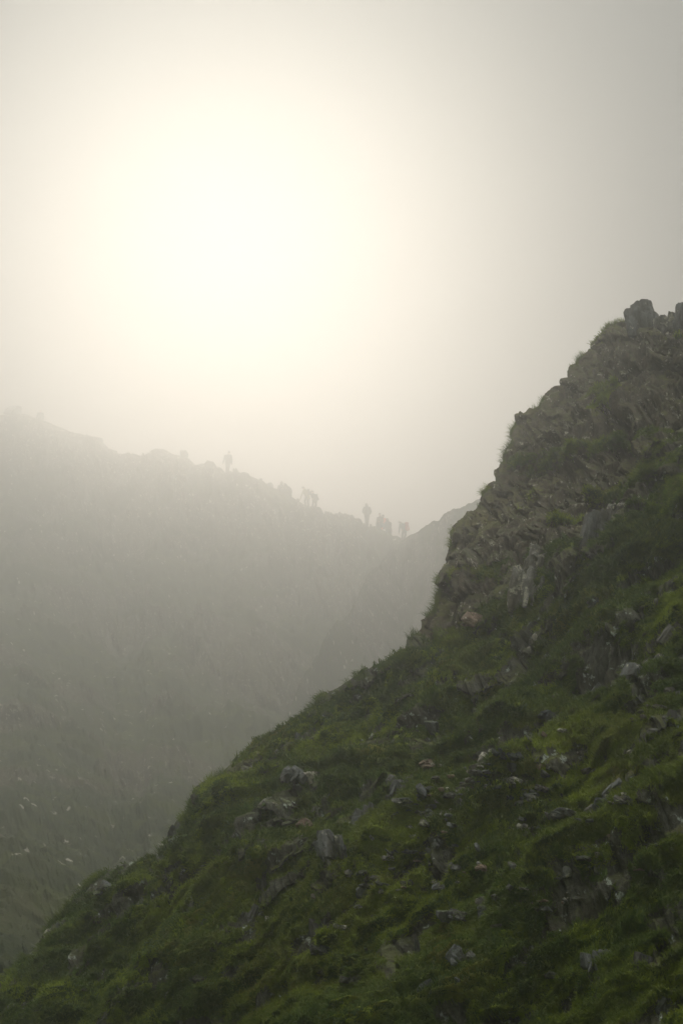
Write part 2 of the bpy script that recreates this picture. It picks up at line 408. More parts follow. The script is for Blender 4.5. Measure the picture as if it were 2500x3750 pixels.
def chunk(r, sx, sy, sz, k=4, nplanes=13, rough=.06, fr=3.0, zf=1.0):
    """angular stone: a sphere cut by random planes, then roughened"""
    V, F = ico(k); nrm = r.normal(size=(nplanes, 3)); nrm[:, 2] *= zf; nrm /= np.linalg.norm(nrm, axis=1)[:, None]
    nrm = np.concatenate([nrm, [[1, 0, .1], [-1, .1, 0], [0, 1, 0], [0, -1, 0], [.1, 0, 1], [0, 0, -1]]])
    dd = np.concatenate([.62 + .38 * r.random(nplanes), .75 + .2 * r.random(6)])
    dt = V @ nrm.T; rad = np.min(np.where(dt > .05, dd / np.maximum(dt, .05), 9), 1); rad = np.minimum(rad, 1.25)
    P = V * rad[:, None]; off = r.random(3) * 50
    P = P * (1 + rough * fbm(P * fr + off, 3)[:, None] * 1.6)
    lay = fbm(np.stack([P[:, 0] * 5, P[:, 1] * 3, P[:, 2] * 1.0], -1) + off, 3)      # cleavage ribs
    P[:, 0] += lay * .07; P[:, 1] += lay * .07
    return P * np.array([sx, sy, sz]), F

def rotm(rx, ry, rz): return np.array(Matrix.Rotation(rz, 3, 'Z') @ Matrix.Rotation(ry, 3, 'Y') @ Matrix.Rotation(rx, 3, 'X'))

def make_rock(name, px, py, w, h, lean=0, kind='grey', n=1, seed=0, depth=None, label=None, group=None, cat='rock', sink=.25, base=None, k=4):
    """w, h in photo pixels at the place where the rock stands; lean in degrees (top to the right)"""
    r = np.random.default_rng(seed + 100)
    if base is None: P0, d = on_hill(px, py + h * .35)
    else: P0, d = base, depth
    s = mpp(d); Ww, Hh = w * s, h * s; VV = []; FF = []; o = 0
    if n == 1:
        P, F_ = chunk(r, Ww / 2, Ww * .45, Hh / 2 * 1.12, k); P = P @ rotm(.1, math.radians(lean), r.uniform(-.5, .5)).T
        P[:, 2] += Hh * (.5 - sink * .3); VV = [P]; FF = [F_]
    else:
        jobs = []
        for q in range(n):
            fx = (q + .5) / n - .5 + r.uniform(-.12, .12)
            jobs.append((fx, Hh * r.uniform(.6, 1.0) * (1 - .45 * abs(fx)), Ww / n * r.uniform(1.5, 2.5), r.uniform(-.1, .25), 0, k if n < 5 else 4))
        for q in range(2 * n):      # smaller blocks broken off round the foot and in the gaps
            hh = Hh * r.uniform(.18, .45); jobs.append((r.uniform(-.6, .6), hh, Ww / n * r.uniform(.5, 1.2), r.uniform(-.35, .1), r.uniform(-.25, .35) * (Hh - hh), 3))
        for fx, hh, ww, fy_, z0, kk in jobs:
            P, F_ = chunk(r, ww / 2, ww * r.uniform(.5, .9), hh / 2 * 1.1, kk, 11, .07, 3, .4)
            P = P @ rotm(r.uniform(-.2, .2), math.radians(lean + r.uniform(-10, 10)), r.uniform(-.7, .7)).T
            P += np.array([fx * Ww * .85, fy_ * Ww, hh * .5 - sink * Hh * .3 + z0])
            VV.append(P); FF.append(F_ + o); o += len(P)
    V = np.concatenate(VV); F_ = np.concatenate(FF)
    o_ = link(name, np_mesh(name, V, F_, M_ROCK[kind], False), loc=Vector(P0 - np.array([0, 0, Hh * (.12 if n == 1 else .2)])))
    me = o_.data; me.polygons.foreach_set('use_smooth', np.ones(len(me.polygons), bool)); me.set_sharp_from_angle(angle=.5)
    tag(o_, label, cat, group); return o_

OUT = [ # px, py, w, h, lean, kind, pieces, label
 (1925, 2110, 110, 210, 4, 'pale', 5, 'tall pale lichen-spotted outcrop standing left of the broad capped rock in mid slope'),
 (1990, 2035, 110, 110, 12, 'pale', 4, 'broad lichen-crusted rock cap with hanging turf below it in mid slope'),
 (2205, 1900, 95, 220, 8, 'grey', 5, 'tall ribbed rock buttress with pale lichen on the upper right slope'),
 (2262, 1840, 60, 70, 18, 'pale', 3, 'pale crusted rock head beside the tall ribbed buttress'),
 (1730, 2250, 75, 48, 30, 'pink', 2, 'pinkish pale rock just below the cliff foot near the skyline'),
 (1941, 2289, 20, 30, 0, 'white', 1, 'small bright white stone below the tall pale outcrop'),
 (1915, 2306, 18, 26, 5, 'pale', 1, 'small pale stone leaning left of the bright white stone'),
 (1978, 2262, 30, 74, 8, 'grey', 2, 'narrow grey rock fin above and right of the white stone'),
 (2043, 2255, 24, 84, 4, 'grey', 2, 'slim upright rock rib in turf right of the grey fin'),
 (2235, 2206, 96, 22, 3, 'grey', 2, 'long flat grey slab lying across the turf high on the slope'),
 (2432, 2250, 50, 110, 28, 'orange', 2, 'upper block of the leaning slab ridge near the right edge'),
 (2385, 2340, 62, 150, 34, 'orange', 3, 'leaning grey slab with round orange lichen spots near the right edge'),
 (2335, 2405, 70, 70, 20, 'grey', 3, 'broken foot of the orange-spotted slab near the right edge'),
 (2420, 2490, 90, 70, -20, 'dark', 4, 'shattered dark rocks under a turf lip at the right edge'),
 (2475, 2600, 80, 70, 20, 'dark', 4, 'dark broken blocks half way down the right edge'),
 (2375, 2560, 40, 50, 24, 'grey', 2, 'grey splintered stone left of the dark right-edge blocks'),
 (2140, 2400, 34, 90, 30, 'grey', 3, 'thin rock fins leaning right in the middle of the upper slope'),
 (2225, 2320, 18, 32, 8, 'pale', 1, 'small pale upright stone between the fins and the orange-spotted slab'),
 (1712, 2495, 64, 72, -14, 'dark', 3, 'dark notched block below the cliff foot, turf on its top'),
 (1560, 2600, 32, 60, -10, 'grey', 2, 'grey rock in a turf hollow near the left skyline under the cliff'),
 (2040, 2575, 56, 44, -50, 'grey', 1, 'smooth grey slab tipped down to the right in mid slope'),
 (1985, 2565, 44, 30, -35, 'dark', 2, 'dark low rock left of the tipped smooth slab'),
 (2010, 2495, 22, 52, 26, 'pale', 2, 'pale splinter standing above the tipped smooth slab'),
 (1775, 2715, 74, 84, 10, 'pale', 4, 'pale forked rock on the middle slope with lichen'),
 (1712, 2750, 50, 40, -30, 'pink', 2, 'low pinkish rock left of the pale forked rock'),
 (1985, 2655, 34, 34, 0, 'grey', 2, 'pair of small grey stones in a dark hollow of mid slope'),
 (1598, 2792, 74, 38, 5, 'pink', 2, 'flat pinkish lichen rock on a turf knoll in mid slope'),
 (1480, 2855, 130, 120, 10, 'grey', 6, 'wide grey crag with vertical cracks in the middle of the slope'),
 (1352, 2985, 100, 160, 12, 'grey', 6, 'tall brownish crag down left of the wide grey crag'),
 (1262, 3145, 96, 130, -24, 'grey', 6, 'columned crag leaning left in the lower middle'),
 (1186, 2868, 56, 62, -10, 'white', 2, 'bright cream lichen boulder on the left middle slope'),
 (1130, 2915, 80, 60, 30, 'grey', 4, 'grey stepped rocks running down from the bright cream boulder'),
 (1135, 2944, 20, 24, 0, 'white', 1, 'small round cream stone under the bright cream boulder'),
 (1050, 3010, 40, 34, 12, 'pale', 2, 'pale rock knuckle in turf between cream boulder and column crag'),
 (1160, 3030, 44, 36, 25, 'pink', 2, 'small brown-pink rock in turf above the leaning columned crag'),
 (970, 3215, 60, 150, 3, 'grey', 5, 'upright speckled column crag in the lower left middle'),
 (930, 3320, 60, 70, 12, 'grey', 4, 'low grey rocks at the foot of the speckled column crag'),
 (976, 3352, 20, 22, 0, 'white', 1, 'single white stone at the foot of the speckled column crag'),
 (928, 2806, 66, 60, 28, 'pale', 3, 'pale pinkish rock face near the left skyline'),
 (1096, 2662, 28, 50, 14, 'grey', 2, 'smooth grey rock tooth just under the left skyline'),
 (1046, 2760, 24, 34, 5, 'pale', 1, 'small pale square stone under the grey rock tooth'),
 (776, 2945, 34, 50, 10, 'pale', 2, 'pale scarred rock beside the skyline step at lower left'),
 (845, 2905, 22, 44, 18, 'grey', 2, 'narrow rock rib right of the pale scarred rock'),
 (650, 3030, 48, 76, 18, 'dark', 4, 'dark ragged rock face on the skyline step at lower left'),
 (700, 3115, 60, 44, 28, 'grey', 3, 'grey rocks under a turf lip below the skyline step'),
 (606, 3170, 40, 40, 20, 'dark', 3, 'dark rocks at the foot of the skyline step'),
 (485, 3218, 76, 40, -5, 'grey', 2, 'flat grey boulder with moss on top at lower left'),
 (440, 3275, 90, 40, 15, 'dark', 3, 'dark undercut ledge below the flat mossy boulder'),
 (515, 3300, 56, 90, 42, 'grey', 3, 'long grey slab slanting up right at lower left'),
 (190, 3408, 26, 40, 34, 'pale', 1, 'pale stone on the skyline near the left edge'),
 (235, 3372, 26, 36, 30, 'grey', 2, 'grey stone on the skyline above the pale stone'),
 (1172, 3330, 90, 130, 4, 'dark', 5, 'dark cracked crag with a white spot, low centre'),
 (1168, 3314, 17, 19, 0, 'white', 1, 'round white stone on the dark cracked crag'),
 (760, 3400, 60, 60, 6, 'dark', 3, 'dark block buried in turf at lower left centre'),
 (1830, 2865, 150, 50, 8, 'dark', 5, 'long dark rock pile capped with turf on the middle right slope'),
 (1906, 2872, 36, 36, 0, 'grey', 1, 'rounded grey boulder at the right end of the long rock pile'),
 (2065, 2965, 64, 36, 28, 'grey', 2, 'smooth grey slab above the thin ledge on the lower right'),
 (2045, 2986, 60, 12, 4, 'pale', 1, 'thin pale ledge stone under the smooth slab'),
 (2250, 2880, 50, 90, 48, 'grey', 4, 'row of grey slabs slanting up to the right on the right slope'),
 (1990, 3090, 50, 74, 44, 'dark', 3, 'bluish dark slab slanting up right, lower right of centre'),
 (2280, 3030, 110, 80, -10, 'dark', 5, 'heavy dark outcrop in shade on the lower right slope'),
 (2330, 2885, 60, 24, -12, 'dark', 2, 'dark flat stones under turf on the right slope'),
 (2122, 3268, 38, 40, 6, 'grey', 1, 'lone blue-grey boulder on lower right turf'),
 (1755, 3242, 30, 26, 0, 'grey', 1, 'small dome-shaped grey stone at lower centre right'),
 (1952, 3230, 24, 24, 0, 'grey', 1, 'grey stone half sunk in grass at lower right'),
 (1830, 3310, 90, 54, 30, 'grey', 3, 'long grey slab slanting up right at lower centre right'),
 (1795, 3370, 40, 70, -20, 'dark', 3, 'dark rocks beneath the long slanting slab'),
 (1680, 3385, 76, 60, 8, 'grey', 3, 'greyish block with a turf cap at lower centre'),
 (1556, 3515, 22, 96, -10, 'dark', 1, 'thin dark slab standing like a post at lower centre'),
 (1738, 3560, 84, 74, 38, 'grey', 3, 'smooth grey slab slanting up right near the bottom'),
 (2005, 3540, 56, 26, 2, 'grey', 1, 'low bluish slab near the bottom right of centre'),
 (2185, 3480, 96, 92, 10, 'grey', 5, 'cracked crag with a pale top at lower right'),
 (2228, 3468, 28, 34, 0, 'pale', 1, 'pale lichen block on top of the cracked lower-right crag'),
 (1825, 3486, 26, 16, 0, 'pale', 1, 'small bluish pale stone on lower centre turf'),
 (2360, 3500, 60, 110, 6, 'dark', 3, 'black shaded crag near the lower right corner'),
 (2440, 3650, 40, 90, 24, 'dark', 3, 'dark rock fin in the lower right corner'),
 (1620, 3440, 50, 26, -18, 'pale', 2, 'bent pale rock left of the turf-capped block'),
 (2000, 3620, 60, 40, 10, 'dark', 3, 'dark stones beside bright moss near the bottom'),
 (1610, 3690, 50, 70, 32, 'dark', 3, 'dark slab near the bottom edge, left of centre right'),
 (235, 3725, 84, 50, 18, 'grey', 4, 'grey rock heap at the bottom left edge'),
 (705, 3665, 60, 36, 10, 'grey', 2, 'grey stones near the bottom edge, left of centre'),
 (1000, 3700, 90, 40, 8, 'dark', 3, 'low dark ledge at the bottom edge, left of centre'),
 (1330, 3640, 60, 40, 14, 'grey', 3, 'grey ledge stones near the bottom centre'),
 (1180, 3470, 90, 34, 20, 'dark', 3, 'dark ledge under turf at bottom centre left'),
]
for q, (px, py, w, h, lean, kind, n_, lab) in enumerate(OUT):
    make_rock('rock_outcrop' if n_ > 1 else 'boulder', px, py, w * 1.08, h * 1.05, lean, kind, n_, q, label=lab, cat='rock outcrop' if n_ > 1 else 'boulder')
# scree
SCR = [(1700, 2950, 130, 60, 45), (1950, 2930, 150, 60, 26), (1600, 3050, 110, 60, 30), (2380, 2620, 90, 120, 22), (1830, 2900, 90, 40, 18), (1500, 3150, 120, 50, 20),
       (2200, 3100, 160, 110, 24), (1400, 3240, 110, 80, 20), (2100, 2750, 160, 90, 18), (1700, 3150, 250, 80, 24), (2000, 3350, 300, 150, 26)]
zone = ['dark scree patch under the long rock pile', 'slabby scree right of the rounded grey boulder', 'scree tongue below the wide grey crag', 'rubble along the right edge',
        'rubble at the foot of the long rock pile', 'scree right of the leaning columned crag', 'scattered stones around the heavy dark outcrop', 'stones low in the centre of the slope',
        'stones in the turf of the right middle slope', 'strewn stones across the lower centre', 'strewn stones over the lower right turf']
qq = 0
for z, (cx, cy, rx, ry, m) in enumerate(SCR):
    for k in range(m):
        px = cx + rng.normal() * rx * .6; py = cy + rng.normal() * ry * .6 - (px - cx) * .35
        if px > 2495 or py > 3740: continue
        w = rng.uniform(14, 42) * (1.5 if rng.random() < .12 else 1)
        make_rock('stone', px, py, w, w * rng.uniform(.3, .8), rng.uniform(-20, 60), ['grey', 'dark', 'pale', 'grey', 'pink', 'pale'][rng.integers(0, 6) if rng.random() < .6 else 0], 1 if rng.random() < .4 else 2, 1000 + qq,
                  label='small broken slate stone in the ' + zone[z], group='stones of the ' + zone[z], cat='stone', k=3); qq += 1

# pinnacles on the skyline, top right
for (px, py, w, h, lean, kind, n_, lab) in [
    (2342, 1135, 84, 150, -6, 'grey', 2, 'tall blunt rock pinnacle on the skyline at upper right'),
    (2391, 1140, 28, 100, 2, 'grey', 2, 'narrow skyline rock tooth right of the blunt pinnacle'),
    (2418, 1140, 50, 120, -4, 'pale', 2, 'lichen-crusted skyline crag right of the narrow tooth'),
    (2465, 1130, 66, 115, 2, 'pale', 3, 'knobbly skyline rocks between lichen crag and the right edge'),
    (2500, 1115, 60, 140, 0, 'grey', 2, 'highest skyline rocks cut by the right edge'),
    (2530, 1110, 60, 120, 0, 'grey', 3, None)]:
    if lab is None: continue
    make_rock('rock_pinnacle', px, py, w, h, lean, kind, n_, int(px), label=lab, cat='rock pinnacle', sink=.3)

# ------------------------------------------------------------------ far ridge
FS = [(-900, 1380), (-500, 1440), (-200, 1490), (0, 1521), (18, 1520), (97, 1519), (125, 1529), (170, 1543), (200, 1557), (235, 1570), (260, 1583), (275, 1587), (300, 1588), (318, 1600),
      (340, 1606), (360, 1618), (380, 1624), (388, 1631), (398, 1644), (415, 1650), (430, 1655), (434, 1669), (480, 1665), (487, 1662), (510, 1669), (535, 1670), (545, 1662),
      (555, 1650), (570, 1643), (600, 1648), (640, 1665), (660, 1668), (692, 1680), (705, 1692), (715, 1705), (735, 1710), (762, 1710), (785, 1711), (792, 1718), (822, 1728), (836, 1739),
      (850, 1734), (870, 1729), (888, 1732), (910, 1739), (930, 1750), (947, 1757), (960, 1760), (975, 1772), (1000, 1787), (1013, 1789), (1050, 1808), (1070, 1821), (1085, 1832),
      (1104, 1842), (1112, 1850), (1125, 1857), (1135, 1858), (1162, 1856), (1169, 1855), (1176, 1862), (1184, 1880), (1195, 1883), (1208, 1888), (1250, 1904), (1320, 1920), (1333, 1927),
      (1345, 1929), (1375, 1927), (1385, 1926), (1400, 1940), (1428, 1950), (1434, 1958), (1434, 1963), (1455, 1964), (1468, 1970), (1480, 1976), (1510, 1990), (1600, 2010), (1800, 2050), (2300, 2150)]
fx = np.array([p[0] for p in FS], float); fy = np.array([p[1] for p in FS], float)
def ridge_depth(x): return np.interp(x, [-900, 0, 830, 1480, 2300], [136, 128, 120, 111, 107])

def back_rows(R0, bk, bdir): return (R0[:, None] + bk[None, :, None] * bdir)[:, ::-1]

def sheet(name, xs, ysil, dsil, ybot, rows, slope, power, seed, amp, mat, back_dir, label, ew=150):
    tt = np.linspace(0, 1, rows) ** 1.08
    PY = ysil[:, None] + tt[None] * (ybot - ysil)[:, None]; PX = np.repeat(xs[:, None], rows, 1)
    inv = 1 / dsil[:, None] + 1900 * slope * (np.maximum(PY - ysil[:, None], 0) / 1900) ** power
    inv = np.minimum(inv, 1 / 15.)
    P = at(PX, PY, 1 / inv); e = PY - ysil[:, None]; ein = sstep(0, ew, e)
    big = fbm(np.stack([P[..., 0] * .05, P[..., 1] * .03, P[..., 2] * .03], -1) + seed, 4) * 5.5 * amp
    rib = billow(np.stack([(P[..., 0] + .3 * P[..., 2]) * .16, P[..., 1] * .05, P[..., 2] * .05], -1) + seed + 9, 4, .55) * 2.2 * amp
    led = fbm(np.stack([P[..., 0] * .10, P[..., 1] * .1, P[..., 2] * .55], -1) + seed + 4, 4, .55)
    rock = np.clip(.42 + 1.4 * fbm(P * np.array([.12, .1, .07]) + seed + 20, 4, .6) - 1.0 * led, 0, 1)
    Wq = P + fbm(P * .25 + 3, 3)[..., None] * 1.6; u = Wq[..., 0] + .35 * Wq[..., 1]
    c1, e1 = cells(u * .42, Wq[..., 2] * .16, 3); c2, e2 = cells(u * 1.25, Wq[..., 2] * .5, 8); c3, e3 = cells(u * 3.1, Wq[..., 2] * 1.3, 2)
    bl = 1.5 * c1 + .65 * c2 + .28 * c3 - .5 * (1 - sstep(0, .15, e1)) - .2 * (1 - sstep(0, .15, e2))
    rk = sstep(.3, .62, rock)
    fine = 1 - sstep(35, 85, 1 / inv)
    tus = mounds(P * .55 + 2, 3, .55) * .55 * (1 - .5 * fine) + fine * (mounds(P * 1.9 + 8, 3, .6) * .28)
    c4, e4 = cells(u * 6.5 + 3, Wq[..., 2] * 2.6, 6); bl = bl * (1 - .45 * fine) + fine * (.16 * c4 - .08 * (1 - sstep(0, .15, e4)))
    FDv = np.array([-.1, -.85, .5])
    big = big * (1 - .8 * fine); rib = rib * (1 - .6 * fine)
    P = P + FDv * ((big + rib + led * 1.2 * amp) * ein + (bl * rk * amp + tus * (1 - rk)) * (.04 + .96 * sstep(0, 70, e)))[..., None]
    P[..., 2] += (fbm(P * np.array([1.1, .3, .3]) + seed, 3) * .10) * (1 - sstep(0, 20, e))
    bk = np.array([.6, 1.4, 3, 6, 10, 15, 20]); Wn = np.concatenate([back_rows(P[:, 0], bk, back_dir), P], 1)
    Rk = np.concatenate([np.repeat(rock[:, :1], len(bk), 1), rock], 1)
    o = link(name, np_mesh(name, Wn, grid_faces(*Wn.shape[:2])[:, ::-1], mat, attrs={'rock': Rk}))
    tag(o, label, kind='structure'); return P

xs = np.concatenate([np.linspace(-260, -60, 30, endpoint=False), np.linspace(-60, 1560, 470, endpoint=False), np.linspace(1560, 2300, 80)])
ysf = np.interp(xs, fx, fy)
PF = sheet('mountain_ridge', xs, ysf, ridge_depth(xs), 4300, 420, 2.2e-5, 2.6, 3.0, 1.0, M_FAR, np.array([0, .95, -.6]), 'misty far mountain ridge sloping down from the left')

SP = [(560, 3450), (700, 3230), (900, 2850), (1000, 2720), (1060, 2600), (1100, 2500), (1150, 2420), (1200, 2330), (1270, 2250), (1310, 2190), (1345, 2120), (1390, 2070), (1430, 2020), (1462, 1990),
      (1480, 1973), (1500, 1960), (1520, 1953), (1560, 1926), (1590, 1911), (1608, 1906), (1620, 1888), (1635, 1880), (1650, 1871), (1680, 1868), (1695, 1862), (1708, 1850), (1730, 1840), (1765, 1822), (1900, 1770), (2300, 1650)]
spx = np.array([p[0] for p in SP], float); spy = np.array([p[1] for p in SP], float)
xs2 = np.concatenate([np.linspace(560, 1760, 420, endpoint=False), np.linspace(1760, 2300, 50)])
ys2 = np.interp(xs2, spx, spy); ys2 = ys2 + (fbm(np.stack([xs2 / 60, xs2 * 0, xs2 * 0], -1), 5, .6) * 62 + billow(np.stack([xs2 / 33, xs2 * 0 + 4, xs2 * 0], -1), 2) * -10) * (.35 + .65 * (xs2 < 1440)) * (1 - np.exp(-((xs2 - 1480) / 80) ** 2)); ds2 = np.interp(xs2, [560, 900, 1080, 1300, 1470, 1600, 1750, 2300], [55, 62, 71, 82, 96, 83, 74, 70])
PS = sheet('mountain_spur', xs2, ys2, ds2, 4300, 330, 1.0e-5, 2.0, 14.0, .6, M_FAR, np.array([.40, .95, -.25]), 'nearer misty spur falling away from the saddle', 110)

# valley floor under everything
gn = 90; gx = np.linspace(-115, 115, gn); gy = np.linspace(-30, 158, gn); GX, GY = np.meshgrid(gx, gy, indexing='ij')
GZ = fbm(np.stack([GX * .05, GY * .05, GX * 0], -1), 4) * 1.5; GZ = (GZ - 16) * sstep(1, 14, GY) - .05
tag(link('ground', np_mesh('ground', np.stack([GX, GY, GZ], -1), grid_faces(gn, gn), M_HILL, attrs={'rock': np.zeros(gn * gn)})), 'rough grassy ground of the valley floor', kind='structure')

# boulders on the ridge line
def ridge_point(px, behind=0.0):
    d = float(ridge_depth(px)) + behind; return at(px, np.interp(px, fx, fy), d), d
for (px, w, h, lean, kind, n_, lab) in [
    (52, 78, 44, 0, 'grey', 1, 'square flat-topped block on the ridge at the far left'),
    (350, 34, 22, 20, 'grey', 2, 'overhanging ridge rock left of the ridge notch'),
    (676, 34, 32, -5, 'grey', 1, 'rounded ridge boulder left of the lone standing person'),
    (955, 13, 10, 0, 'grey', 1, 'little knob of rock on the ridge right of the lone standing person'),
    (987, 22, 32, -4, 'grey', 2, 'pointed ridge stone left of the seated pair'),
    (1091, 14, 14, 0, 'grey', 1, 'small stone at the hand of the bending person'),
    (1230, 40, 44, 14, 'grey', 3, 'horn-shaped ridge rock between backpacker and standing hooded person'),
    (1279, 36, 40, -14, 'grey', 3, 'peaked ridge rock right of the horn-shaped rock'),
    (1308, 24, 26, 0, 'grey', 1, 'round-topped ridge rock just left of the standing hooded person'),
    (1357, 10, 12, 0, 'grey', 1, 'small round stone just right of the standing hooded person'),
    (1197, 22, 14, 0, 'grey', 1, 'low stone left of the horn-shaped ridge rock'),
    (1428, 16, 24, -8, 'grey', 1, 'rounded stone under the huddled group')]:
    b, d = ridge_point(px, .2); make_rock('ridge_boulder', px, 0, w, h, lean, kind, n_, int(px) + 7, depth=d, base=b, label=lab, cat='boulder', sink=.35, k=4)

# ------------------------------------------------------------------ people
def cloth(name, col, var=.25):
    t = NT(name); n = t.noise(t.pos(), 9, 3); c = t.mix(t.ramp(n, [(.3, 0.0), (.7, 1.0)]), tuple(x * (1 - var) for x in col), tuple(x * (1 + var * .5) for x in col))
    return t.bsdf(c, .8, t.noise(t.pos(), 60, 3), .4, .01, .3)
M_SKIN = cloth('skin', (.42, .27, .20), .1)
MC = {k: cloth('fabric_' + k, v) for k, v in {'charcoal': (.035, .037, .04), 'navy': (.03, .04, .07), 'olive': (.12, .115, .05), 'orange': (.75, .13, .03), 'red': (.50, .05, .03),
      'grey': (.10, .10, .10), 'teal': (.05, .10, .10), 'brown': (.08, .055, .035), 'boot': (.03, .025, .02), 'straw': (.30, .27, .15), 'hair': (.04, .03, .02)}.items()}

def blob_mesh(parts, voxel, mat, name, smooth_it=3):
    """parts: ('c', p0, p1, r0, r1) tapered capsule, ('e', centre, (rx,ry,rz)[, 3x3]) ellipsoid -> one continuous skin"""
    bm = bmesh.new()
    for p in parts:
        if p[0] == 'c':
            a, b, r0, r1 = Vector(p[1]), Vector(p[2]), p[3], p[4]; d = b - a; L = d.length
            if L < 1e-5: continue
            rot = d.to_track_quat('Z', 'Y').to_matrix().to_4x4()
            bmesh.ops.create_cone(bm, cap_ends=True, segments=14, radius1=r0, radius2=r1, depth=L, matrix=Matrix.Translation((a + b) / 2) @ rot)
            bmesh.ops.create_uvsphere(bm, u_segments=14, v_segments=9, radius=r0, matrix=Matrix.Translation(a))
            bmesh.ops.create_uvsphere(bm, u_segments=14, v_segments=9, radius=r1, matrix=Matrix.Translation(b))
        else:
            m = Matrix.Translation(Vector(p[1])) @ (p[3].to_4x4() if len(p) > 3 else Matrix()) @ Matrix.Diagonal((*p[2], 1))
            bmesh.ops.create_uvsphere(bm, u_segments=18, v_segments=12, radius=1, matrix=m)
    me = bpy.data.meshes.new(name + '_src'); bm.to_mesh(me); bm.free()
    o = bpy.data.objects.new('tmp', me); C.objects.link(o)
    md = o.modifiers.new('r', 'REMESH'); md.mode = 'VOXEL'; md.voxel_size = voxel; md.use_smooth_shade = True
    ms = o.modifiers.new('s', 'SMOOTH'); ms.iterations = smooth_it; ms.factor = .5
    dg = bpy.context.evaluated_depsgraph_get(); dg.update(); ev = o.evaluated_get(dg)
    out = bpy.data.meshes.new_from_object(ev); out.name = name; out.materials.clear(); out.materials.append(mat)
    bpy.data.objects.remove(o); bpy.data.meshes.remove(me)
    return out

STAND = dict(head=(0, -.01, 1.625), neck=(0, .01, 1.47), chest=(0, .01, 1.28), pelvis=(0, 0, .95),
             sL=(-.185, 0, 1.42), sR=(.185, 0, 1.42), eL=(-.25, .03, 1.14), eR=(.25, .03, 1.14), wL=(-.26, -.05, .90), wR=(.26, -.05, .90),
             hL=(-.09, 0, .92), hR=(.09, 0, .92), kL=(-.10, -.03, .50), kR=(.10, -.03, .50), aL=(-.10, .02, .09), aR=(.10, .02, .09))

